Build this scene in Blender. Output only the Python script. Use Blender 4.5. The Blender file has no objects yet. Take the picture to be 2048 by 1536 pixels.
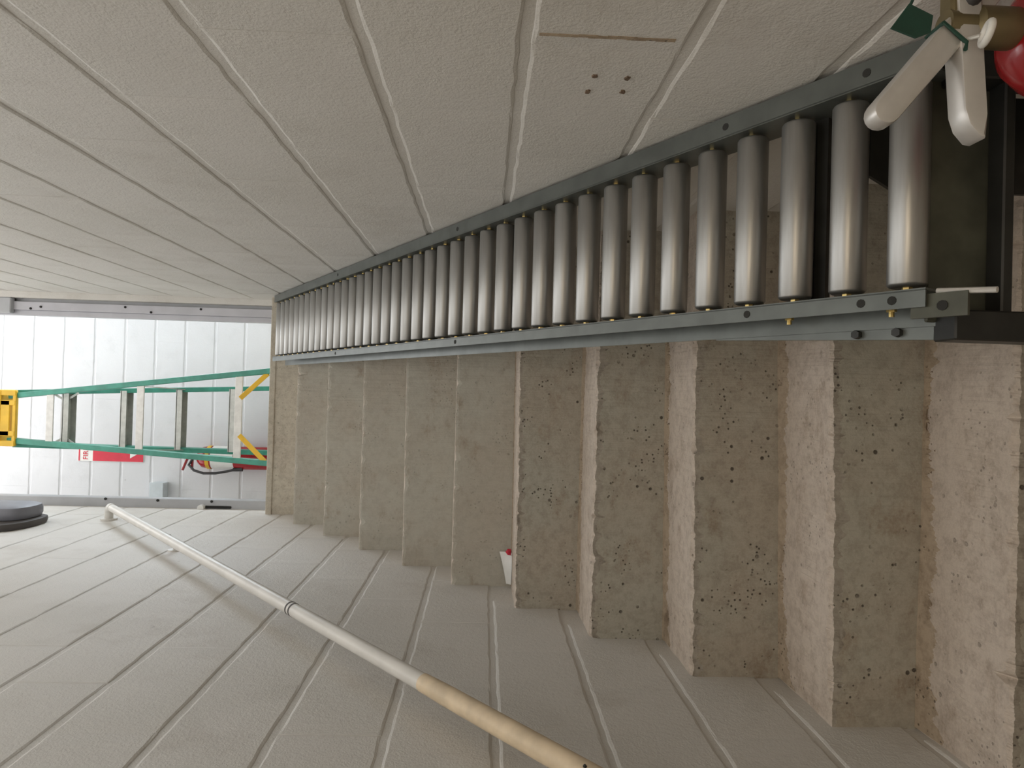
import bpy, bmesh, math, random
from mathutils import Vector, Matrix
random.seed(7)
S = bpy.context.scene
COL = S.collection

# ------------------------------------------------------------------ camera (photo was taken with the phone turned on its side)
F_PX, PITCH, YAW, ROLL = 1349.0, -0.0396, -0.0112, 0.0292
EYE = Vector((0, 0, 1.651))
def cam_dir(d):
    x, y, z = d
    c, s = math.cos(ROLL), math.sin(ROLL); x, z = c*x - s*z, s*x + c*z
    c, s = math.cos(PITCH), math.sin(PITCH); y, z = c*y - s*z, s*y + c*z
    c, s = math.cos(YAW), math.sin(YAW); x, y = c*x - s*y, s*x + c*y
    return Vector((x, y, z))
r_, f_, u_ = cam_dir((1,0,0)), cam_dir((0,1,0)), cam_dir((0,0,1))
cd = bpy.data.cameras.new('camera'); cam = bpy.data.objects.new('camera', cd); COL.objects.link(cam)
cd.sensor_width = 36; cd.lens = 36*F_PX/2048; cd.clip_start = .02
m = Matrix.Identity(4)
for i, a in enumerate((-u_, r_, -f_)):
    for j in range(3): m[j][i] = a[j]
m.translation = EYE
cam.matrix_world = m
S.camera = cam

# ------------------------------------------------------------------ world, lights, exposure
w = bpy.data.worlds.new('world'); S.world = w; w.use_nodes = True
bg = w.node_tree.nodes['Background']
bg.inputs[0].default_value = (1.0, .975, .94, 1); bg.inputs[1].default_value = 1.95
S.view_settings.view_transform = 'Standard'; S.view_settings.look = 'None'
S.view_settings.gamma = 1; S.view_settings.use_curve_mapping = False
S.view_settings.exposure = 0.08
def area(name, loc, target, sx, sy, watts, col):
    l = bpy.data.lights.new(name, 'AREA'); l.shape = 'RECTANGLE'; l.size = sx; l.size_y = sy
    l.energy = watts; l.color = col
    o = bpy.data.objects.new(name, l); COL.objects.link(o); o.location = loc
    o.rotation_euler = (Vector(target)-Vector(loc)).to_track_quat('-Z', 'Y').to_euler()
    return o
area('room_light', (.35, 4.05, 5.45), (.1, 3.6, 2.7), 1.3, .5, 8, (.90, .95, 1.0))
area('room_light_2', (-.75, 4.2, 5.45), (-.5, 4.2, 2.7), 1.2, .3, 2.5, (.90, .95, 1.0))

area('lower_landing_light', (.0, -1.1, 2.47), (.0, -1.1, 0), .9, .5, 12, (1.0, .82, .60))

# ------------------------------------------------------------------ materials
class NT:
    def __init__(s, name):
        s.m = bpy.data.materials.new(name); s.m.use_nodes = True
        s.t = s.m.node_tree; s.b = s.t.nodes['Principled BSDF']; s.l = s.t.links
        s.pos = s.t.nodes.new('ShaderNodeNewGeometry').outputs['Position']
    def n(s, k): return s.t.nodes.new(k)
    def mapping(s, scale):
        n = s.n('ShaderNodeMapping'); s.l.new(s.pos, n.inputs[0]); n.inputs['Scale'].default_value = scale
        return n.outputs[0]
    def noise(s, scale, detail=4, rough=.55, vec=None):
        n = s.n('ShaderNodeTexNoise'); n.inputs['Scale'].default_value = scale
        n.inputs['Detail'].default_value = detail; n.inputs['Roughness'].default_value = rough
        s.l.new(vec or s.pos, n.inputs['Vector']); return n.outputs[0]
    def voro(s, scale, vec=None):
        n = s.n('ShaderNodeTexVoronoi'); n.inputs['Scale'].default_value = scale
        s.l.new(vec or s.pos, n.inputs['Vector']); return n.outputs['Distance']
    def ramp(s, v, a, b, inv=False):
        n = s.n('ShaderNodeMapRange'); s.l.new(v, n.inputs[0])
        n.inputs[1].default_value = a; n.inputs[2].default_value = b
        n.inputs[3].default_value = 1 if inv else 0; n.inputs[4].default_value = 0 if inv else 1
        n.interpolation_type = 'SMOOTHSTEP'; return n.outputs[0]
    def mul(s, a, b):
        n = s.n('ShaderNodeMath'); n.operation = 'MULTIPLY'
        for i, v in enumerate((a, b)):
            if isinstance(v, (int, float)): n.inputs[i].default_value = v
            else: s.l.new(v, n.inputs[i])
        return n.outputs[0]
    def add(s, a, b):
        n = s.n('ShaderNodeMath'); n.operation = 'ADD'
        for i, v in enumerate((a, b)):
            if isinstance(v, (int, float)): n.inputs[i].default_value = v
            else: s.l.new(v, n.inputs[i])
        return n.outputs[0]
    def mix(s, fac, a, b):
        n = s.n('ShaderNodeMix'); n.data_type = 'RGBA'
        if isinstance(fac, (int, float)): n.inputs[0].default_value = fac
        else: s.l.new(fac, n.inputs[0])
        for i, v in ((6, a), (7, b)):
            if isinstance(v, tuple): n.inputs[i].default_value = (*v, 1)
            else: s.l.new(v, n.inputs[i])
        return n.outputs[2]
    def col(s, c):
        if isinstance(c, tuple): s.b.inputs['Base Color'].default_value = (*c, 1)
        else: s.l.new(c, s.b.inputs['Base Color'])
    def bump(s, h, strength=.3, dist=.002):
        n = s.n('ShaderNodeBump'); n.inputs['Strength'].default_value = strength; n.inputs['Distance'].default_value = dist
        s.l.new(h, n.inputs['Height']); s.l.new(n.outputs[0], s.b.inputs['Normal'])
    def rough(s, v, metal=0):
        s.b.inputs['Roughness'].default_value = v; s.b.inputs['Metallic'].default_value = metal
def plain(name, c, rough=.5, metal=0, var=.12, scale=25, bump=0):
    t = NT(name)
    k = t.ramp(t.noise(scale, 3), .3, .7)
    t.col(t.mix(k, tuple(x*(1-var) for x in c), tuple(min(1, x*(1+var)) for x in c)))
    t.rough(rough, metal)
    if bump: t.bump(t.noise(scale*8, 2), bump, .001)
    return t.m
def paint(name, a, b, stain, bump=.55):
    t = NT(name)
    big = t.ramp(t.noise(2.3, 5, .6), .35, .68)
    c = t.mix(big, a, b)
    st = t.mul(t.ramp(t.noise(5.5, 6, .65), .50, .74), .7)
    c = t.mix(st, c, stain)
    sp = t.mul(t.ramp(t.voro(9), .035, .06, True), t.ramp(t.noise(3.1, 2), .55, .62))
    c = t.mix(t.mul(sp, .55), c, tuple(x*.6 for x in stain))
    t.col(c); t.rough(.62)
    h = t.add(t.mul(t.noise(260, 2, .6), .8), t.mul(t.noise(75, 3), .9))
    t.bump(h, bump, .0022)
    return t.m
M = {}
M['paint'] = paint('grey_block_paint', (.70, .68, .645), (.655, .635, .595), (.58, .55, .505))
M['paint_white'] = paint('white_block_paint', (.69, .70, .725), (.66, .67, .695), (.60, .61, .63), .3)
def concrete(name, base, warm, dirt, pits=1.0, dirtamt=.8, fine=1.0):
    t = NT(name)
    k = t.ramp(t.noise(4.2, 6, .62), .33, .70)
    c = t.mix(k, base, warm)
    d = t.ramp(t.noise(8.5, 7, .7, t.mapping((1, 1.6, 1.6))), .52, .72)
    c = t.mix(t.mul(d, dirtamt), c, dirt)
    g = t.ramp(t.noise(38, 5, .7), .40, .66)
    c = t.mix(t.mul(g, .34*fine), c, tuple(x*.62 for x in dirt))
    fn = t.ramp(t.noise(170, 3, .7), .35, .68)
    c = t.mix(t.mul(fn, .20*fine), c, tuple(min(1, x*1.35) for x in base))
    sc = t.mul(t.ramp(t.noise(22, 6, .75, t.mapping((.7, 1, 1))), .60, .70), .45*fine)
    c = t.mix(sc, c, tuple(x*.75 for x in dirt))
    p = t.mul(t.ramp(t.voro(34), .10, .17, True), t.ramp(t.noise(7, 3), .53, .60))
    p2 = t.mul(t.ramp(t.voro(85), .14, .24, True), t.ramp(t.noise(12, 3), .53, .62))
    pp = t.mul(t.add(p, p2), pits)
    n = t.n('ShaderNodeClamp'); t.l.new(pp, n.inputs[0]); pc = n.outputs[0]
    c = t.mix(t.mul(pc, .85), c, (.055, .042, .030))
    t.col(c); t.rough(.85)
    h = t.add(t.mul(t.noise(120, 4, .7), .6), t.add(t.mul(t.noise(18, 4), .6), t.mul(pc, -1.6)))
    t.bump(h, .75, .0035)
    return t.m
M['riser'] = concrete('riser_concrete', (.44, .425, .36), (.43, .38, .31), (.30, .23, .165))
M['riser_upper'] = concrete('upper_riser_concrete', (.50, .485, .42), (.47, .43, .36), (.33, .26, .19), .25, .75, .5)
M['tread'] = concrete('tread_concrete', (.57, .495, .425), (.53, .455, .38), (.28, .205, .14), .45, .6)
M['chip'] = concrete('broken_edge_aggregate', (.33, .295, .245), (.40, .36, .30), (.13, .10, .07), 1.0, .9)
M['landing'] = concrete('landing_concrete', (.55, .51, .42), (.50, .45, .37), (.36, .30, .22), .3, .5)
M['dirt'] = plain('dry_dirt', (.16, .11, .075), .95, 0, .3, 60)
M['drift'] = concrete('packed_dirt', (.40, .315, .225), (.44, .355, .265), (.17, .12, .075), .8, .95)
M['steel_roller'] = (lambda t: (t.col(t.mix(t.ramp(t.noise(14, 5, .6, t.mapping((.25, 3, 3))), .35, .7), (.35, .345, .33), (.44, .44, .43))), t.rough(.40, .85), t.bump(t.noise(90, 2, .5, t.mapping((.1, 2, 2))), .12, .001), t.m)[-1])(NT('galvanised_roller'))
M['rail_grey'] = plain('green_grey_steel', (.125, .138, .130), .34, .35, .12, 18)
M['black_steel'] = plain('black_steel', (.022, .022, .020), .45, .2, .25, 22)
M['dark_green_steel'] = plain('dark_olive_steel', (.075, .078, .058), .5, .2, .25, 16)
M['zinc'] = plain('yellow_zinc', (.72, .55, .22), .3, .9, .1, 40)
M['dark_hole'] = plain('dark_hole', (.02, .02, .018), .8)
M['rail_paint'] = plain('cream_rail_paint', (.70, .68, .64), .4, 0, .06, 12)
M['rail_wood'] = plain('bare_wood', (.70, .57, .40), .5, 0, .12, 22)
M['jamb'] = plain('lavender_grey_steel', (.52, .52, .56), .38, .1, .06, 8)
M['jamb_grey'] = plain('grey_steel_frame', (.44, .45, .47), .42, .1, .06, 8)
M['fibre_green'] = plain('green_fibreglass', (.045, .26, .19), .45, 0, .15, 15)
M['yellow'] = plain('yellow_plastic', (.78, .47, .03), .4, 0, .08, 15)
M['alu'] = plain('aluminium', (.50, .50, .47), .45, .5, .1, 30)
M['alu_light'] = plain('light_aluminium', (.66, .65, .62), .4, .35, .08, 30)
M['red'] = plain('red_enamel', (.36, .016, .020), .16, 0, .08, 10)
M['white'] = plain('white_plastic', (.80, .80, .78), .45, 0, .04, 20)
M['cream_label'] = plain('cream_label', (.75, .66, .52), .5, 0, .06, 20)
M['chrome'] = plain('brushed_lever', (.62, .60, .575), .35, .5, .06, 30)
M['brass'] = plain('brass', (.22, .18, .10), .45, .7, .1, 30)
M['tag_green'] = plain('dark_green_plastic', (.012, .055, .038), .5, 0, .15, 30)
M['hose'] = plain('black_hose', (.035, .033, .035), .55, 0, .1, 30)
M['box_grey'] = plain('pale_blue_grey', (.60, .66, .70), .5, 0, .05, 20)
M['casing'] = plain('dark_grey_casing', (.20, .205, .235), .5, 0, .08, 14)
M['casing_dark'] = plain('charcoal_rubber', (.085, .078, .075), .7, 0, .12, 14)
M['red_ink'] = plain('red_print', (.62, .03, .06), .5, 0, .05, 20)
t_ = NT('added_light_pane'); t_.b.inputs['Base Color'].default_value = (.8, .85, .9, 1); t_.b.inputs['Emission Color'].default_value = (.84, .92, 1, 1); t_.b.inputs['Emission Strength'].default_value = 17; M['daylight'] = t_.m  # emissive surface of the added, unseen window
M['floor'] = concrete('floor_concrete', (.42, .41, .38), (.38, .36, .32), (.28, .25, .21), .2, .4)

# ------------------------------------------------------------------ helpers
def mesh_obj(name, bm, mats, parent=None, smooth=False):
    bmesh.ops.recalc_face_normals(bm, faces=bm.faces)
    me = bpy.data.meshes.new(name); bm.to_mesh(me); bm.free()
    for mt in (mats if isinstance(mats, (list, tuple)) else [mats]): me.materials.append(M[mt])
    if smooth:
        for p in me.polygons: p.use_smooth = True
        me.set_sharp_from_angle(angle=math.radians(40))
    o = bpy.data.objects.new(name, me); COL.objects.link(o)
    if parent is not None: o.parent = parent
    return o
def empty(name, loc=(0,0,0)):
    o = bpy.data.objects.new(name, None); COL.objects.link(o); o.location = loc; o.empty_display_size = .1
    return o
def tag(o, label, cat=None, group=None, kind=None):
    o['label'] = label
    if cat: o['category'] = cat
    if group: o['group'] = group
    if kind: o['kind'] = kind
    return o
def struct(o, label=None):
    o['kind'] = 'structure'
    if label: o['label'] = label
    return o
def box(bm, x0, x1, y0, y1, z0, z1, bev=0, seg=1, mat=0):
    v = [bm.verts.new(p) for p in ((x0,y0,z0),(x1,y0,z0),(x1,y1,z0),(x0,y1,z0),(x0,y0,z1),(x1,y0,z1),(x1,y1,z1),(x0,y1,z1))]
    fs = [bm.faces.new([v[i] for i in q]) for q in ((3,2,1,0),(4,5,6,7),(0,1,5,4),(1,2,6,5),(2,3,7,6),(3,0,4,7))]
    for f in fs: f.material_index = mat
    if bev:
        es = list({e for f in fs for e in f.edges})
        bmesh.ops.bevel(bm, geom=es, offset=bev, segments=seg, affect='EDGES', profile=.5)
    return fs
def frame_of(d):
    d = Vector(d).normalized(); a = Vector((0,0,1)) if abs(d.z) < .9 else Vector((1,0,0))
    x = d.cross(a).normalized(); return x, d.cross(x).normalized()
def tube(bm, pts, r, n=12, caps=True, mat=0):
    pts = [Vector(p) for p in pts]; rings = []
    rs = r if isinstance(r, (list, tuple)) else [r]*len(pts)
    x = None
    for i, p in enumerate(pts):
        d = (pts[min(i+1, len(pts)-1)] - pts[max(i-1, 0)]).normalized()
        if x is None: x, y = frame_of(d)
        else:
            x = (x - d*x.dot(d)).normalized(); y = d.cross(x)
        rings.append([bm.verts.new(p + (x*math.cos(2*math.pi*k/n) + y*math.sin(2*math.pi*k/n))*rs[i]) for k in range(n)])
    for a, b in zip(rings, rings[1:]):
        for k in range(n):
            f = bm.faces.new((a[k], a[(k+1)%n], b[(k+1)%n], b[k])); f.material_index = mat
    if caps:
        bm.faces.new(rings[0][::-1]).material_index = mat; bm.faces.new(rings[-1]).material_index = mat
def lathe(bm, axis, prof, n=28, mat=0):
    # prof: (r, z) about the vertical axis at (x, y)
    rings = []
    for r, z in prof:
        if r < 1e-6: rings.append([bm.verts.new((axis[0], axis[1], z))])
        else: rings.append([bm.verts.new((axis[0]+r*math.cos(2*math.pi*k/n), axis[1]+r*math.sin(2*math.pi*k/n), z)) for k in range(n)])
    for a, b in zip(rings, rings[1:]):
        for k in range(n):
            q = [a[k % len(a)], a[(k+1) % len(a)], b[(k+1) % len(b)], b[k % len(b)]]
            q2 = []
            for v in q:
                if v not in q2: q2.append(v)
            if len(q2) > 2: bm.faces.new(q2).material_index = mat
def torus(bm, c, nrm, R, r, n=24, k=10):
    x, y = frame_of(nrm); nrm = Vector(nrm).normalized(); c = Vector(c); rings = []
    for i in range(n):
        a = 2*math.pi*i/n; d = x*math.cos(a) + y*math.sin(a)
        rings.append([bm.verts.new(c + d*(R + r*math.cos(2*math.pi*j/k)) + nrm*r*math.sin(2*math.pi*j/k)) for j in range(k)])
    for i in range(n):
        a, b = rings[i], rings[(i+1) % n]
        for j in range(k): bm.faces.new((a[j], a[(j+1)%k], b[(j+1)%k], b[j]))
def bar(bm, a, b, wid, thk, up=(0,0,1), bev=0, mat=0):
    # rectangular bar from a to b; wid along the side axis, thk along the 'up' axis
    a, b = Vector(a), Vector(b); d = (b-a).normalized(); up = Vector(up)
    s = d.cross(up).normalized(); u = s.cross(d).normalized()
    v = []
    for p in (a, b):
        for i, j in ((-1,-1),(1,-1),(1,1),(-1,1)): v.append(bm.verts.new(p + s*i*wid/2 + u*j*thk/2))
    fs = [bm.faces.new([v[i] for i in q]) for q in ((3,2,1,0),(4,5,6,7),(0,1,5,4),(1,2,6,5),(2,3,7,6),(3,0,4,7))]
    for f in fs: f.material_index = mat
    if bev: bmesh.ops.bevel(bm, geom=list({e for f in fs for e in f.edges}), offset=bev, segments=2, affect='EDGES', profile=.5)
def prism(bm, poly, axis, a, b, bev=0, mat=0):
    # poly: outline in two coordinates, extruded from a to b along axis ('y': poly is x,z; 'x': poly is y,z)
    mk = (lambda p, t: (p[0], t, p[1])) if axis == 'y' else (lambda p, t: (t, p[0], p[1]))
    A = [bm.verts.new(mk(p, a)) for p in poly]; B = [bm.verts.new(mk(p, b)) for p in poly]; n = len(poly)
    fs = [bm.faces.new(A), bm.faces.new(B[::-1])] + [bm.faces.new((A[i], B[i], B[(i+1)%n], A[(i+1)%n])) for i in range(n)]
    for f in fs: f.material_index = mat
    if bev: bmesh.ops.bevel(bm, geom=list({e for f in fs[:2] for e in f.edges}), offset=bev, segments=2, affect='EDGES', profile=.5)

# ------------------------------------------------------------------ dimensions
XL, XR = -.641, .433
T, RS = .2317, .1939            # tread, riser
D1, Z1 = 1.3033, .970           # nosing 1
def nose(k): return D1 + (k-1)*T, Z1 + (k-1)*RS
ZTOP = nose(10)[1]; YTOP = nose(10)[0]
YEND = 3.50                     # stair walls end here, at the doorway
COURSE, BL = .2032, .4064
ZC0 = 1.613                     # a bed joint
def stair_z(y): return Z1 + (y-D1)/T*RS

# ------------------------------------------------------------------ block walls
_cache = {}
def block_mesh(L, H, name, mat, key):
    var = random.randrange(4); k = (round(L, 3), key, var)
    if k in _cache: return _cache[k]
    # local frame: x along the wall, y depth (0 = face, + into the wall), z up; worn, paint-softened long edges
    bm = bmesh.new(); n = max(3, int(L/.034)); rows = []
    for i in range(n+1):
        x = -L/2 + L*i/n; t, u = random.uniform(-.0016, .0016), random.uniform(-.0016, .0016); r = random.uniform(.8, 1.25)
        e = .0012 if i in (0, n) else 0
        prof = [(.030, -H/2+t), (.0040, -H/2+t), (.0018, -H/2+t+.0022*r), (e, -H/2+t+.0065*r), (e, H/2+u-.0065*r), (.0018, H/2+u-.0022*r), (.0040, H/2+u), (.030, H/2+u)]
        rows.append([bm.verts.new((x, py, pz)) for py, pz in prof])
    for a, b in zip(rows, rows[1:]):
        for j in range(7): bm.faces.new((a[j], b[j], b[j+1], a[j+1]))
    bm.faces.new(rows[0]); bm.faces.new(rows[-1][::-1])
    bmesh.ops.recalc_face_normals(bm, faces=bm.faces)
    if sum(f.normal.y*f.calc_area() for f in bm.faces if abs(f.calc_center_median().y) < .0015) > 0: bmesh.ops.reverse_faces(bm, faces=bm.faces)
    me = bpy.data.meshes.new(name); bm.to_mesh(me); bm.free(); me.materials.append(M[mat])
    _cache[k] = me; return me
def lay(wall, a0, a1, zs, offs, place, rotz, mat, key, want, head=.0002):
    for c, z in zs:
        off = offs[c % 2]
        n0 = math.floor((a0-off)/BL)
        for n in range(n0, n0+20):
            s, e = max(a0, off+n*BL), min(a1, off+(n+1)*BL)
            if e - s < .03 or not want((s+e)/2, z+COURSE/2): continue
            me = block_mesh(e-s-head, COURSE-.0105, 'block', mat, key)
            o = bpy.data.objects.new('block', me); COL.objects.link(o)
            o.location = place((s+e)/2 , z+COURSE/2, random.uniform(-.0006, .0006)); o.rotation_euler = (0, 0, rotz)
            o.parent = wall
bm = bmesh.new(); box(bm, XR+.0030, XR+.20, -.25, YEND-.0005, .0, 4.95)
wall_right = struct(mesh_obj('wall_right', bm, 'paint'), 'grey painted concrete block wall beside the roller conveyor')
bm = bmesh.new(); box(bm, XL-.20, XL-.0030, -.25, YEND-.0005, .0, 4.95)
wall_left = struct(mesh_obj('wall_left', bm, 'paint'), 'grey painted concrete block wall carrying the handrail')
zs = [(c, ZC0 + c*COURSE) for c in range(-6, 17)]
def seen(y, z): return stair_z(y)-.25 < z < 1.651 + .74*y + .75 and y > .2
# right wall faces -X: local y(depth)->+X, local x->-Y : rot -90deg ; local +y maps to +X
lay(wall_right, .1, YEND, zs, (1.045, 1.242), lambda a, z, j: (XR+j, a, z), -math.pi/2, 'paint', 'g', seen)
lay(wall_left, .1, YEND, zs, (1.470, 1.262), lambda a, z, j: (XL+j, a, z), math.pi/2, 'paint', 'g', seen)
# four plugged anchor holes of a removed bracket
for i, (y, z) in enumerate(((.910,1.514),(.912,1.469),(.958,1.517),(.953,1.467))):
    bm = bmesh.new(); n = 11; c = (XR-.0006, y, z)
    ring = [bm.verts.new((XR+.0010, y+math.cos(a)*.0075*random.uniform(.55,1.15), z+math.sin(a)*.0050*random.uniform(.6,1.2))) for a in [2*math.pi*k/n for k in range(n)]]
    ring2 = [bm.verts.new((XR-.0013, y+(v.co.y-y)*.8, z+(v.co.z-z)*.8)) for v in ring]
    for k in range(n): bm.faces.new((ring[k], ring[(k+1)%n], ring2[(k+1)%n], ring2[k]))
    bm.faces.new(ring2)
    o = mesh_obj('anchor_hole', bm, 'dirt', wall_right)
bm = bmesh.new(); n = 14
for i in range(n):
    z = 1.432 + .166*i/n; box(bm, XR-.0012, XR+.002, .8055+random.uniform(-.001, .001), .8105+random.uniform(-.001, .001), z, z+.166/n)
mesh_obj('open_head_joint', bm, 'drift', wall_right)['kind'] = 'stuff'
# far wall of the room beyond the doorway
YF = 4.75
bm = bmesh.new(); box(bm, -2.4, 2.4, YF+.004, YF+.2, ZTOP-.3, 5.6)
wall_far = struct(mesh_obj('wall_far', bm, 'paint_white'), 'bright white painted block wall of the room beyond the doorway')
zf = [(c, 2.7145 + c*COURSE) for c in range(0, 12)]
lay(wall_far, -1.6, 1.4, zf, (.071, .274), lambda a, z, j: (a, YF+j, z), 0, 'paint_white', 'w', lambda a, z: True, .0002)
# added glowing window, unseen from the stairs, throwing soft light through the doorway
win = struct(empty('added_window', (.95, YF, 3.35)), 'added glowing window in the white block wall, lighting the handrail side')
bm = bmesh.new(); box(bm, .62, 1.28, YF-.006, YF+.0, 3.38, 4.48); o = mesh_obj('added_pane', bm, 'daylight', win); o.matrix_parent_inverse = Matrix.Translation(-Vector(win.location))
for x0, x1, z0, z1 in ((.58, .625, 3.34, 4.52), (1.275, 1.32, 3.34, 4.52), (.58, 1.32, 3.34, 3.385), (.58, 1.32, 4.475, 4.52), (.935, .965, 3.36, 4.50)):
    bm = bmesh.new(); box(bm, x0, x1, YF-.03, YF+.001, z0, z1, .003); o = mesh_obj('added_window_frame', bm, 'jamb', win); o.matrix_parent_inverse = Matrix.Translation(-Vector(win.location))
# walls either side of the doorway, room side walls
for nm, x0, x1, y0, y1 in (('wall_doorway_right', XR+.002, 2.4, YEND, YEND+.12), ('wall_doorway_left', -2.4, XL-.002, YEND, YEND+.12),
                           ('wall_room_right', 2.4, 2.5, YEND, YF+.2), ('wall_room_left', -2.5, -2.4, YEND, YF+.2)):
    bm = bmesh.new(); box(bm, x0, x1, y0, y1, ZTOP-.3, 5.6); struct(mesh_obj(nm, bm, 'paint_white' if 'room' in nm else 'paint'))
# lower landing behind the photographer
bm = bmesh.new(); box(bm, -1.6, 1.4, -2.8, nose(-3)[0]+.02, -.12, 0); struct(mesh_obj('floor', bm, 'floor'))
bm = bmesh.new(); box(bm, -1.6, 1.4, -2.8, -.20, 2.5, 2.62); struct(mesh_obj('ceiling', bm, 'paint'))
bm = bmesh.new(); box(bm, -1.6, 1.4, -2.9, -2.8, -.1, 2.6); struct(mesh_obj('wall_back', bm, 'paint'))
for nm, x0, x1 in (('wall_lower_left', -1.7, -1.6), ('wall_lower_right', 1.4, 1.5)):
    bm = bmesh.new(); box(bm, x0, x1, -2.8, -.25, -.1, 2.6); struct(mesh_obj(nm, bm, 'paint'))

# ------------------------------------------------------------------ concrete stairs
stairs = struct(empty('staircase', (0, D1, 0)), 'worn concrete stairs climbing between two block walls')
def sm_noise(n, amp, win):
    a = [random.uniform(-1, 1) for _ in range(n+win)]
    return [amp*sum(a[i:i+win])/win*math.sqrt(win) for i in range(n)]
TILT = {1: (-.019, 0), 2: (-.004, .007), 4: (-.006, .0), 6: (-.006, 0)}
def step(k):
    y0, z0 = nose(k); n = 420
    zl, zr = TILT.get(k, (0, 0))
    y1 = y0 + T + .03 if k < 10 else y0 + .3
    rough = 1.0 if k < 5 else .45
    c1 = sm_noise(n+1, .0030*rough, 2); c2 = sm_noise(n+1, .0036*rough, 2); c3 = sm_noise(n+1, .0022, 70)
    chips = [(random.uniform(0, n), random.uniform(.8, 5.5), random.uniform(.002, .010)) for _ in range(int(85*rough))]
    bm = bmesh.new(); rows = []
    for i in range(n+1):
        x = XL-.012 + (XR-XL+.024)*i/n
        dz = zl + (zr-zl)*min(1, i/n/.72)
        a = .004 + abs(c1[i]); b = .004 + abs(c2[i])
        for p, wd, dp in chips:
            g = math.exp(-((i-p)/wd)**2); a += dp*g*.8; b += dp*g
        yb = y0 + c3[i]; z = z0 + dz
        prof = [(yb+.003, z0-RS-.06), (yb+.0015, z-.10), (yb, z-b-.004), (yb+a*.30, z-b*.35), (yb+a+.002, z), (y0+.09, z-.001+c1[i]*.3), (y0+.17, z+.001), (y1, z), (y1, z0-RS-.06)]
        rows.append([bm.verts.new((x, py, pz)) for py, pz in prof])
    m_ = len(rows[0])
    for a, b in zip(rows, rows[1:]):
        for j in range(m_):
            f = bm.faces.new((a[j], b[j], b[(j+1)%m_], a[(j+1)%m_]))
            f.material_index = 2 if j == 2 else 1 if j in (3, 4, 5, 6) else 0
    bm.faces.new(rows[0]); bm.faces.new(rows[-1][::-1])
    return mesh_obj('step', bm, ['landing', 'landing', 'landing'] if k == 10 else ['riser', 'tread', 'chip'] if k < 5 else ['riser_upper', 'tread', 'riser_upper'], stairs)
def place_child(o, parent):
    o.matrix_parent_inverse = Matrix.Translation(-Vector(parent.location))
for k in range(-3, 11):
    place_child(step(k), stairs)
# landing slab with a thin finished lip
bm = bmesh.new(); box(bm, -2.4, 2.4, YTOP+.06, YF+.2, ZTOP-.3, ZTOP-.002)
struct(mesh_obj('floor_landing', bm, 'landing'))
bm = bmesh.new(); box(bm, XL-.01, XR+.01, YTOP-.006, YTOP+.07, ZTOP-.026, ZTOP+.004, .004, 2)
place_child(mesh_obj('landing_edge', bm, 'landing', stairs), stairs)
# drifts of dirt lying along the back of the lower treads
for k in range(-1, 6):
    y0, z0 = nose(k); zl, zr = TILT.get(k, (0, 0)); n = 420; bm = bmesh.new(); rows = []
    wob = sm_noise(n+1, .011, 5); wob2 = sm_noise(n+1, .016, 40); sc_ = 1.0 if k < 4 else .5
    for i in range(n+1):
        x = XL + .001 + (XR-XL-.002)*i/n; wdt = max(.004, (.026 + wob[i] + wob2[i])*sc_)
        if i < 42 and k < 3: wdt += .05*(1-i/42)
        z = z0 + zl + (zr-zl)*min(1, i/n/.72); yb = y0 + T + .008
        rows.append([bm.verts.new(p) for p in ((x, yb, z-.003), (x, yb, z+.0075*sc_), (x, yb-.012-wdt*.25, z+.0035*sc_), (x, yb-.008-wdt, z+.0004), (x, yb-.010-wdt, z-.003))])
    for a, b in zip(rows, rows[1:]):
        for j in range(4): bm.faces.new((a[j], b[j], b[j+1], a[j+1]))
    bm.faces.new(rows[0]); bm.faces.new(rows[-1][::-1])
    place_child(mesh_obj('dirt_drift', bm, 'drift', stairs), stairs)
# dirt crumbs swept into the back of the treads
bm = bmesh.new()
for _ in range(620):
    k = random.choice((0, 0, 1, 1, 1, 2, 2, 3, 4))
    y0, z0 = nose(k); s = random.uniform(.0012, .0042)
    x = random.uniform(XL+.01, XR-.02); y = y0 + T - .004 - abs(random.gauss(0, .010)); zl, zr = TILT.get(k, (0, 0))
    z = z0 + zl + (zr-zl)*min(1, (x-XL)/(XR-XL)/.72)
    v = [bm.verts.new((x+s*random.uniform(.6,1.5)*a, y+s*random.uniform(.6,1.3)*b, z+s*random.uniform(.4, .9)*c)) for a, b, c in ((-1,-1,-.3),(1,-1,-.3),(0,1,-.3),(0,0,1))]
    for q in ((0,1,3),(1,2,3),(2,0,3)): bm.faces.new([v[i] for i in q])
dirt = mesh_obj('dirt_crumbs', bm, 'dirt', stairs); place_child(dirt, stairs); dirt['kind'] = 'stuff'

# ------------------------------------------------------------------ doorway jambs
def bolt(parent, p, d, r, mat='dark_hole', name='bolt'):
    bm = bmesh.new(); p = Vector(p); d = Vector(d)
    tube(bm, (p, p+d*.55, p+d), (r, r, r*.7), 8)
    o = mesh_obj(name, bm, mat, parent); return o
j1 = struct(empty('trim_1', (.41, YEND, ZTOP)), 'lavender grey steel door jamb with bolts on the conveyor side')
def part(name, bm, mat, parent, smooth=False):
    o = mesh_obj(name, bm, mat, parent, smooth); place_child(o, parent); return o
bm = bmesh.new(); box(bm, .404, XR+.01, YEND-.004, YEND+.10, ZTOP, 4.9); part('jamb_return', bm, 'paint', j1)
bm = bmesh.new(); box(bm, .385, .404, YEND+.045, YEND+.09, ZTOP, 4.9); part('shadow_groove', bm, 'jamb_grey', j1)
bm = bmesh.new(); box(bm, .345, .387, YEND+.02, YEND+.055, ZTOP, 4.9, .002); part('jamb_flange', bm, 'jamb', j1)
bm = bmesh.new(); box(bm, .318, .345, YEND+.035, YEND+.075, ZTOP, 4.9, .002); part('door_stop', bm, 'jamb', j1)
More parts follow.
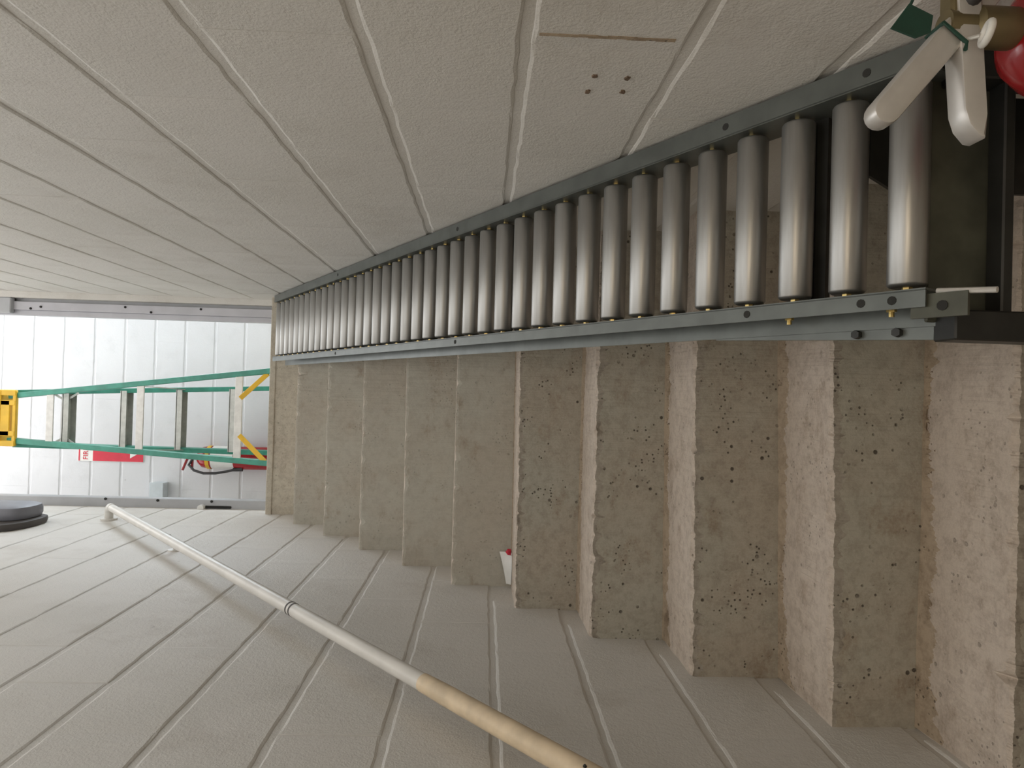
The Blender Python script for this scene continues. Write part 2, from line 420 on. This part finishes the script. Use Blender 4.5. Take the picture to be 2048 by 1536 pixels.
for x, y, z in ((.374, YEND+.02, 3.50), (.376, YEND+.02, 3.12), (.352, YEND+.02, 3.37), (.362, YEND+.02, 3.92), (.352, YEND+.02, 3.97)):
    place_child(bolt(j1, (x, y, z), (0, -.006, 0), .006), j1)
bm = bmesh.new(); box(bm, .325, .404, YEND-.003, YEND+.03, 4.055, 4.18, .004); part('header_bracket', bm, 'jamb_grey', j1)
j2 = struct(empty('trim_2', (XL, YEND, ZTOP)), 'grey steel door jamb at the handrail side')
bm = bmesh.new(); box(bm, XL-.03, -.598, YEND+.012, YEND+.07, ZTOP, 4.9, .003); part('jamb_flange', bm, 'jamb_grey', j2)
for x, y, z in ((-.606, YEND+.012, 3.30), (-.606, YEND+.012, 3.03), (-.604, YEND+.012, 3.56)):
    place_child(bolt(j2, (x, y, z), (.002, -.007, 0), .007), j2)
bm = bmesh.new(); box(bm, -.640, -.628, YEND+.004, YEND+.016, 2.93, 3.06, .003); part('latch_plate', bm, 'dark_hole', j2)
bm = bmesh.new(); tube(bm, ((-.636, YEND-.018, 3.075), (-.636, YEND+.016, 3.075)), .016, 16); part('latch_button', bm, 'white', j2, True)

# ------------------------------------------------------------------ roller conveyor
TH = .54545751; CA, SA = math.cos(TH), math.sin(TH); PIT = .0762
R0 = Vector((0, .80624, -.51313+1.651))
def cv(x, i, n=0.0): return Vector((x, R0.y + i*PIT*CA - n*SA, R0.z + i*PIT*SA + n*CA))
NR = 39
conv = empty('roller_conveyor', (.265, .80, .388))
tag(conv, 'long steel roller conveyor sloping up over the stairs along the wall', 'conveyor')
UPN = Vector((0, -SA, CA))
def rail(x_web, side):
    # channel with flanges turned outward; side = -1 left, +1 right
    bm = bmesh.new(); i0, i1 = -.45, NR-.62; fl = .021 if side < 0 else .031; fb = .038 if side < 0 else .031; h0, h1 = -.036, .027; t = .003
    for x0, x1, n0, n1 in ((x_web-t/2, x_web+t/2, h0, h1), (min(x_web, x_web+side*fl), max(x_web, x_web+side*fl), h1-t, h1), (min(x_web, x_web+side*fb), max(x_web, x_web+side*fb), h0, h0+t)):
        v = [bm.verts.new(cv(x, i, n)) for i in (i0, i1) for x, n in ((x0,n0),(x1,n0),(x1,n1),(x0,n1))]
        for q in ((3,2,1,0),(4,5,6,7),(0,1,5,4),(1,2,6,5),(2,3,7,6),(3,0,4,7)): bm.faces.new([v[a] for a in q])
    o = part('side_rail', bm, 'rail_grey', conv)
    for i in (.55, .05, 2.78, 14.43, 26.5) if side < 0 else (.54, 3.4, 14.5, 26.5):
        bm = bmesh.new(); p = cv(x_web+side*(fl*.5), i, h1-.0005)
        tube(bm, (p, p+UPN*.0012), .0055, 10)
        ho = mesh_obj('rail_hole', bm, 'dark_hole', o)
    return o
XLW, XRW = .1335, .3985
rl = rail(XLW, -1); rr = rail(XRW, 1)
# one roller, shared by all
bm = bmesh.new(); L = .251; rr_ = .0226
tube(bm, ((-L/2,0,0),(-L/2+.0015,0,0),(-L/2+.004,0,0),(L/2-.004,0,0),(L/2-.0015,0,0),(L/2,0,0)), (rr_*.80, rr_*.93, rr_, rr_, rr_*.93, rr_*.80), 28)
proto = mesh_obj('roller', bm, 'steel_roller', conv, True); rmesh = proto.data
bm = bmesh.new(); tube(bm, ((-L/2-.009,0,0),(L/2+.009,0,0)), .0062, 6)
axle0 = mesh_obj('axle', bm, 'zinc', proto); amesh = axle0.data
for i in range(NR):
    if i == 0: o, a = proto, axle0
    else:
        o = bpy.data.objects.new('roller', rmesh); COL.objects.link(o); o.parent = conv
        a = bpy.data.objects.new('axle', amesh); COL.objects.link(a); a.parent = o
    o.location = cv(.2665, i) - Vector(conv.location); o.rotation_euler = (random.uniform(0, 6), 0, 0)
# cross braces under the rollers
for i in (1.75, 11.7, 20.6, 30.6):
    bm = bmesh.new(); bar(bm, cv(XLW, i, -.030), cv(XRW, i, -.030), .022, .012, UPN); part('cross_brace', bm, 'black_steel', conv)
# end plates joining to a neighbouring section
for x0, x1 in ((.0975, .1005),):
    bm = bmesh.new()
    v = [bm.verts.new(cv(x, i, n)) for x in (.100, .128) for i, n in ((-1.0,.021),(-.2,.021),(-.2,.016),(-1.0,.016))]
    for q in ((0,1,2,3),(7,6,5,4),(0,4,5,1),(1,5,6,2),(2,6,7,3),(3,7,4,0)): bm.faces.new([v[a] for a in q])
    ep = part('end_bracket', bm, 'dark_green_steel', conv)
    bm = bmesh.new(); p = cv(.113, -.66, .0215); tube(bm, (p, p+UPN*.001), .006, 10)
    mesh_obj('bracket_hole', bm, 'dark_hole', ep)
bm = bmesh.new(); tube(bm, (cv(.131, -.55, .016), cv(.126, -1.35, .016)), .0035, 8); part('hook_rod', bm, 'alu_light', conv)
# mounting channel bolted outside the left rail
bm = bmesh.new()
v = [bm.verts.new(cv(x, i, n)) for x, i in ((.079, -.2), (.094, 4.2), (.104, 4.2), (.104, -.2)) for n in (-.046, -.0365)]
for q in ((0,2,4,6),(7,5,3,1),(0,1,3,2),(2,3,5,4),(4,5,7,6),(6,7,1,0)): bm.faces.new([v[a] for a in q])
mb = part('mounting_channel', bm, 'rail_grey', conv)
for i, x, n in ((2.14, .121, -.004), (.26, .121, -.004)):
    bm = bmesh.new(); p = cv(x-.004, i, n); tube(bm, (p+Vector((.008, 0, 0)), p+Vector((-.004, 0, 0))), .0060, 6); tube(bm, (p+Vector((.008, .0, 0)), p+Vector((-.010, 0, 0))), .0034, 8)
    part('zinc_bolt', bm, 'zinc', conv)
for i in (1.05, .35):
    bm = bmesh.new(); p = cv(.090, i, -.0365); tube(bm, (p, p+UPN*.009), .006, 6); part('frame_bolt', bm, 'black_steel', conv)
# stand under the lower end
ZS = nose(-2)[1]
for x0, x1 in ((.076, .112), (.388, .424)):
    bm = bmesh.new(); box(bm, x0, x1, .772, .812, ZS+.004, 1.10, .002)
    part('stand_leg', bm, 'black_steel', conv)
    bm = bmesh.new(); box(bm, x0-.006 if x0 < .2 else x0-.012, x1+.012 if x0 < .2 else x1+.004, .752, .832, ZS-.001, ZS+.006, .002)
    part('foot_plate', bm, 'black_steel', conv)
bm = bmesh.new(); box(bm, .10, .40, .806, .812, 1.035, 1.113, .002); part('stand_crossbar', bm, 'dark_green_steel', conv)
bm = bmesh.new(); box(bm, .10, .40, .778, .806, 1.026, 1.040, .002); part('stand_crossbar', bm, 'black_steel', conv)
bm = bmesh.new(); prism(bm, ((.283, .80), (.412, .80), (.412, 1.150), (.30, 1.150), (.283, 1.12)), 'y', .872, .878); part('gusset_plate', bm, 'black_steel', conv)
bm = bmesh.new(); bar(bm, (.39, .80, .86), (.39, .875, .86), .03, .04); part('gusset_arm', bm, 'black_steel', conv)

# ------------------------------------------------------------------ handrail
XH = -.580
def hr(y): return Vector((XH, y, 1.515 + (y-1.07)*(3.365-1.515)/(3.18-1.07)))
hrail = empty('handrail', (XL, 2.1, hr(2.1).z)); tag(hrail, 'round handrail pole, painted cream above and bare wood below, on the block wall', 'handrail')
bm = bmesh.new(); tube(bm, (hr(1.34), hr(2.0), hr(3.15)), .0170, 20); ru = part('upper_rail', bm, 'rail_paint', hrail, True)
bm = bmesh.new(); tube(bm, (hr(.93), hr(1.0), hr(1.29), hr(1.345)), (.0190, .0190, .0190, .0178), 20); part('lower_rail', bm, 'rail_wood', hrail, True)
for y in (1.765, 1.778):
    bm = bmesh.new(); tube(bm, (hr(y), hr(y+.005)), .0176, 20); part('joint_ring', bm, 'casing_dark', hrail, True)
dr = (hr(3.1)-hr(2.1)).normalized()
E0 = hr(3.15)
pts = [E0-dr*.02]
for a in range(0, 91, 15):
    t = math.radians(a); pts.append(E0 + dr*.030*math.sin(t) + Vector((-1,0,0))*.030*(1-math.cos(t)))
pts.append(Vector((XL+.002, pts[-1].y, pts[-1].z)))
bm = bmesh.new(); tube(bm, pts, .0185, 18); part('end_elbow', bm, 'rail_paint', hrail, True)
bm = bmesh.new(); tube(bm, ((XL-.004, pts[-1].y, pts[-1].z), (XL+.008, pts[-1].y, pts[-1].z)), .036, 20); part('wall_flange', bm, 'rail_paint', hrail, True)
for y in (.985, 2.62):
    p = hr(y); bm = bmesh.new()
    tube(bm, (p - Vector((0,0,.012)), p - Vector((.004, 0, .040)), (XL+.012, y, p.z-.062), (XL-.003, y, p.z-.062)), .0065, 10)
    tube(bm, ((XL-.004, y, p.z-.062), (XL+.005, y, p.z-.062)), .024, 16)
    part('rail_bracket', bm, 'rail_paint', hrail, True)
bm = bmesh.new(); tube(bm, (hr(.955), hr(.985)), .0215, 20); part('rail_collar', bm, 'rail_paint', hrail, True)
p = hr(1.02) + Vector((.0155, 0, .0110)); bm = bmesh.new(); tube(bm, (p, p+Vector((.003, 0, .003))), .0028, 6); part('rail_screw', bm, 'dark_hole', hrail)

# ------------------------------------------------------------------ step ladder in the room beyond
lad = empty('step_ladder', (-.22, 4.2, ZTOP)); tag(lad, 'green fibreglass step ladder with yellow top standing in the bright room', 'ladder')
def lp(name, bm, mat): return part(name, bm, mat, lad)
def lerp(a, b, t): return Vector(a) + (Vector(b)-Vector(a))*t
def at_z(a, b, z): return lerp(a, b, (z-a[2])/(b[2]-a[2]))
RR = ((.088, 3.737, ZTOP), (-.112, 4.108, 4.45)); RL = ((-.436, 3.737, ZTOP), (-.372, 4.108, 4.45))
FR = ((-.010, 4.618, ZTOP), (-.090, 4.150, 4.45)); FL = ((-.463, 4.618, ZTOP), (-.400, 4.150, 4.45))
for a, b in (RR, RL):
    bm = bmesh.new(); bar(bm, a, b, .030, .045, (0, -1, 0), .003); lp('rear_rail', bm, 'fibre_green')
for a, b in (FR, FL):
    bm = bmesh.new(); bar(bm, a, b, .030, .070, (0, 1, 0), .003); lp('front_rail', bm, 'fibre_green')
for z in (2.995, 3.295, 3.595, 3.895, 4.195):
    a, b = at_z(*FL, z), at_z(*FR, z); bm = bmesh.new()
    box(bm, a.x, b.x, a.y-.042, a.y+.042, z-.004, z+.004); box(bm, a.x, b.x, a.y-.042, a.y-.038, z-.034, z); box(bm, a.x, b.x, a.y+.038, a.y+.042, z-.034, z)
    lp('step', bm, 'alu')
a, b = at_z(*FL, 4.195), at_z(*FR, 4.195)
for q, s in ((a, 1), (b, -1)):
    for z in (4.11, 4.27):
        bm = bmesh.new(); bar(bm, (q.x+s*.055, q.y-.03, 4.185), (q.x+s*.006, q.y-.03, z), .012, .003, (0,1,0)); lp('step_brace', bm, 'alu')
for z in (3.01, 3.605, 4.18):
    a, b = at_z(*RL, z), at_z(*RR, z); bm = bmesh.new(); bar(bm, a+Vector((-.012,-.012,0)), b+Vector((.012,-.012,0)), .010, .040, (0,0,1), .002); lp('rear_brace', bm, 'alu_light')
for a, b in (((-.080, 3.785, 3.00), (.060, 3.755, 2.845)), ((-.285, 3.785, 3.00), (-.425, 3.755, 2.845))):
    bm = bmesh.new(); bar(bm, a, b, .012, .026, (0,0,1), .002); lp('corner_brace', bm, 'yellow')
# moulded top with holes
bm = bmesh.new(); box(bm, -.405, -.075, 4.055, 4.215, 4.475, 4.535, .010, 2); cap = lp('top_cap', bm, 'yellow')
bm = bmesh.new()
for x0, x1 in ((-.405, -.372), (-.345, -.315), (-.165, -.135), (-.108, -.075)): box(bm, x0, x1, 4.06, 4.085, 4.395, 4.48, .003)
box(bm, -.345, -.135, 4.060, 4.083, 4.425, 4.48, .004)
box(bm, -.400, -.080, 4.062, 4.080, 4.392, 4.412, .003)
mesh_obj('cap_skirt', bm, 'yellow', cap)
for a, _ in (RR, RL, FR, FL):
    bm = bmesh.new(); box(bm, a[0]-.024, a[0]+.024, a[1]-.04, a[1]+.04, ZTOP-.003, ZTOP+.035, .004); lp('foot', bm, 'casing_dark')
for s, A, B in ((1, FL, RL), (-1, FR, RR)):
    a, b = at_z(*A, 3.55), at_z(*B, 3.72); mid = (a+b)/2 + Vector((0, 0, -.03)); bm = bmesh.new()
    bar(bm, a, mid, .005, .02); bar(bm, mid, b, .005, .02); lp('spreader', bm, 'alu')

# ------------------------------------------------------------------ things on the far wall
fs = empty('fire_sign', (-.51, YF, 3.98)); tag(fs, 'narrow red and white fire sign on the white wall behind the ladder', 'sign')
bm = bmesh.new(); box(bm, -.560, -.455, YF-.006, YF+.001, 3.985, 4.425, .001); part('sign_plate', bm, 'white', fs)
bm = bmesh.new(); box(bm, -.558, -.457, YF-.0075, YF-.005, 3.987, 4.325); part('red_panel', bm, 'red_ink', fs)
bm = bmesh.new(); box(bm, -.558, -.457, YF-.0075, YF-.005, 4.412, 4.421); part('red_border', bm, 'red_ink', fs)
cu = bpy.data.curves.new('lettering', 'FONT'); cu.body = 'FIRE'; cu.size = .048; cu.align_x = 'CENTER'; cu.extrude = .0006
to = bpy.data.objects.new('lettering', cu); COL.objects.link(to); bpy.context.view_layer.update()
me = bpy.data.meshes.new_from_object(to.evaluated_get(bpy.context.evaluated_depsgraph_get())); bpy.data.objects.remove(to)
me.materials.clear(); me.materials.append(M['red_ink'])
to = bpy.data.objects.new('lettering', me); COL.objects.link(to); to.parent = fs
to.location = Vector((-.5075, YF-.0075, 4.358)) - Vector(fs.location); to.rotation_euler = (math.pi/2, 0, 0)
bm = bmesh.new(); prism(bm, ((-.535, 4.075), (-.48, 4.075), (-.5075, 4.03)), 'y', YF-.0085, YF-.007); part('arrow', bm, 'white', fs)

fe2 = empty('fire_extinguisher', (-.51, YF-.09, 2.95)); tag(fe2, 'red fire extinguisher with black hose on the white wall behind the ladder', 'fire extinguisher', 'fire extinguishers')
AX2 = (-.505, YF-.088)
bm = bmesh.new(); lathe(bm, AX2, ((0, 2.98), (.070, 2.985), (.078, 3.0), (.078, 3.50), (.070, 3.545), (.045, 3.575), (.022, 3.585), (0, 3.586))); part('cylinder', bm, 'red', fe2, True)
bm = bmesh.new(); lathe(bm, AX2, ((.0786, 3.325), (.0790, 3.325), (.0790, 3.475), (.0786, 3.475)), 36); part('label', bm, 'white', fe2, True)
bm = bmesh.new(); lathe(bm, AX2, ((.0792, 3.485), (.0796, 3.485), (.0796, 3.51), (.0792, 3.51)), 36); part('label_band', bm, 'yellow', fe2, True)
bm = bmesh.new(); tube(bm, ((AX2[0], AX2[1], 3.58), (AX2[0], AX2[1], 3.635)), .016, 14); part('valve', bm, 'brass', fe2, True)
bm = bmesh.new(); bar(bm, (AX2[0]+.02, AX2[1], 3.64), (AX2[0]-.09, AX2[1]-.02, 3.675), .022, .010, (0,0,1), .002); part('operating_lever', bm, 'red', fe2)
bm = bmesh.new(); bar(bm, (AX2[0]+.02, AX2[1], 3.618), (AX2[0]-.085, AX2[1]-.02, 3.612), .022, .010, (0,0,1), .002); part('carry_handle', bm, 'red', fe2)
hp = [(AX2[0]-.015, AX2[1]-.01, 3.615), (-.555, 4.62, 3.625), (-.590, 4.61, 3.585), (-.607, 4.605, 3.52), (-.605, 4.605, 3.44), (-.592, 4.61, 3.37), (-.580, 4.62, 3.32)]
bm = bmesh.new(); tube(bm, hp, .0085, 10); part('hose', bm, 'hose', fe2, True)
bm = bmesh.new(); tube(bm, ((-.580, 4.62, 3.33), (-.574, 4.625, 3.27)), (.012, .017), 12); part('nozzle', bm, 'hose', fe2, True)
bm = bmesh.new(); box(bm, -.54, -.47, YF-.014, YF+.001, 3.05, 3.55); part('wall_bracket', bm, 'casing_dark', fe2)

jb = empty('junction_box', (-.75, YF, 3.86)); tag(jb, 'small pale grey electrical box on the white wall beside the doorway', 'electrical box')
bm = bmesh.new(); box(bm, -.805, -.690, YF-.075, YF+.001, 3.815, 3.90, .004, 2); part('box_body', bm, 'box_grey', jb)
bm = bmesh.new(); box(bm, -.809, -.686, YF-.081, YF-.074, 3.811, 3.904, .003, 2); part('cover', bm, 'box_grey', jb)

gc = empty('wall_casing', (XL, 3.0, 3.55)); tag(gc, 'dark grey rounded casing fixed high on the block wall above the handrail', 'casing')
bm = bmesh.new()
prism(bm, ((2.935, 3.68), (2.945, 3.645), (2.965, 3.620), (3.0, 3.603), (3.05, 3.598), (3.095, 3.603), (3.125, 3.622), (3.143, 3.655), (3.16, 3.95), (2.925, 3.95)), 'x', XL+.026, XL+.088, .022); part('case_front', bm, 'casing', gc, True)
bm = bmesh.new()
prism(bm, ((2.838, 3.70), (2.86, 3.65), (2.90, 3.605), (2.95, 3.580), (3.02, 3.572), (3.08, 3.578), (3.125, 3.60), (3.15, 3.645), (3.16, 3.95), (2.82, 3.95)), 'x', XL-.002, XL+.030, .010); part('back_plate', bm, 'casing_dark', gc, True)

# ------------------------------------------------------------------ fire extinguisher on the near wall
AX = (.360, .622)
fe = empty('fire_extinguisher', (AX[0], AX[1], .70)); tag(fe, 'red fire extinguisher with steel levers and green tag at the conveyor foot', 'fire extinguisher', 'fire extinguishers')
bm = bmesh.new(); lathe(bm, AX, ((0, .70), (.055, .702), (.062, .71), (.062, 1.096), (.0585, 1.118), (.047, 1.139), (.030, 1.152), (.018, 1.157), (0, 1.158)), 40); part('cylinder', bm, 'red', fe, True)
bm = bmesh.new(); lathe(bm, AX, ((.0624, .80), (.0630, .80), (.0630, 1.07), (.0624, 1.07)), 40); part('label', bm, 'cream_label', fe, True)
bm = bmesh.new(); lathe(bm, AX, ((.0175, 1.151), (.019, 1.159), (.019, 1.196), (.014, 1.200), (.014, 1.225), (0, 1.226)), 20); part('valve', bm, 'brass', fe, True)
bm = bmesh.new(); box(bm, .338, .402, .612, .632, 1.200, 1.224, .003); part('valve_head', bm, 'brass', fe, True)
def capsule(a, b, h0, h1, n=8):
    a, b = Vector(a), Vector(b); d = (b-a).normalized(); s = Vector((-d.y, d.x))
    pts = [a + s*h0, a - s*h0]
    for k in range(n+1):
        t = -math.pi/2 + math.pi*k/n; pts.append(b + d*h1*math.cos(t) + s*h1*math.sin(t))
    return [(p.x, p.y) for p in pts]
LA, LB = Vector((.396, 1.182)), Vector((.273, 1.283))
bm = bmesh.new(); prism(bm, capsule(LA, LB, .0130, .0130), 'y', .611, .633, .003); part('operating_lever', bm, 'chrome', fe, True)
bm = bmesh.new(); prism(bm, ((.385, 1.220), (.276, 1.211), (.262, 1.206), (.251, 1.196), (.250, 1.190), (.272, 1.190), (.385, 1.196)), 'y', .609, .635, .003); part('carry_handle', bm, 'chrome', fe, True)
bm = bmesh.new(); torus(bm, (.338, .592, 1.205), (.25, .30, 1), .0095, .0034); part('pin_ring', bm, 'white', fe, True)
bm = bmesh.new(); tube(bm, ((.343, .616, 1.212), (.340, .600, 1.205)), .002, 8); part('pull_pin', bm, 'alu_light', fe)
bm = bmesh.new(); prism(bm, ((.345, 1.287), (.369, 1.270), (.359, 1.247), (.343, 1.249), (.337, 1.263)), 'y', .6040, .6062, .0006); part('inspection_tag', bm, 'tag_green', fe)
bm = bmesh.new(); tube(bm, ((.367, .605, 1.269), (.378, .605, 1.264), (.392, .608, 1.254)), .0014, 6); part('tag_string', bm, 'tag_green', fe)
q2 = LA + (LB-LA)*.40; q = Vector((q2.x, .622, q2.y)); dd = Vector((LA.x-LB.x, 0, LA.y-LB.y)).normalized(); ss = Vector((-dd.z, 0, dd.x))
A_, B_ = ss*.0140, Vector((0, .0125, 0))
loop = [q + A_ - B_, q + A_ + B_, q - A_ + B_, q - A_ - B_, q + A_ - B_*1.02, q - A_*1.02 - B_*1.05, Vector((.330, .607, 1.214))]
bm = bmesh.new(); tube(bm, loop, .0020, 6); part('seal_tie', bm, 'tag_green', fe)
bm = bmesh.new(); box(bm, .421, XR+.001, .595, .650, .80, 1.10); part('wall_bracket', bm, 'casing_dark', fe)
bm = bmesh.new(); tube(bm, ((.374, .622, 1.208), (.398, .590, 1.200), (.412, .562, 1.16), (.413, .552, 1.08), (.411, .550, .94), (.410, .552, .86)), .009, 12); part('hose', bm, 'hose', fe, True)

# ------------------------------------------------------------------ scraps on the stairs
y4, z4 = nose(4); y5 = nose(5)[0]
bm = bmesh.new(); n = 12; rows = []
for i in range(n+1):
    t = i/n; x = -.632 + t*.105; top = .040 - .012*(1-t) ; bulge = .030*math.sin(math.pi*t)
    col = []
    for j in range(5):
        s = j/4; col.append((x, y5-.006 - bulge*(1-s) - .012*(1-s)*(1-s), z4-.004 + top*s*(.55+.45*t) ))
    rows.append(col)
for off in (0, 1):
    vs = [[bm.verts.new(Vector(p)+Vector((0, -.0012*off, .0006*off))) for p in c] for c in rows]
    for a, b in zip(vs, vs[1:]):
        for j in range(4): bm.faces.new((a[j], b[j], b[j+1], a[j+1]))
sc = mesh_obj('paper_scrap', bm, 'white', None, True); tag(sc, 'crumpled white paper scrap leaning in a stair corner at the wall', 'litter', 'litter on the stairs')
bm = bmesh.new(); c = Vector((-.520, y4+.19, z4+.006))
bmesh.ops.create_icosphere(bm, subdivisions=1, radius=.010, matrix=Matrix.Translation(c))
for v in bm.verts:
    v.co = c + (v.co-c)*random.uniform(.65, 1.25); v.co.z = max(v.co.z, z4-.001)
rs_ = mesh_obj('plastic_scrap', bm, 'red_ink'); tag(rs_, 'tiny red plastic scrap lying on a stair tread near the white paper', 'litter', 'litter on the stairs')
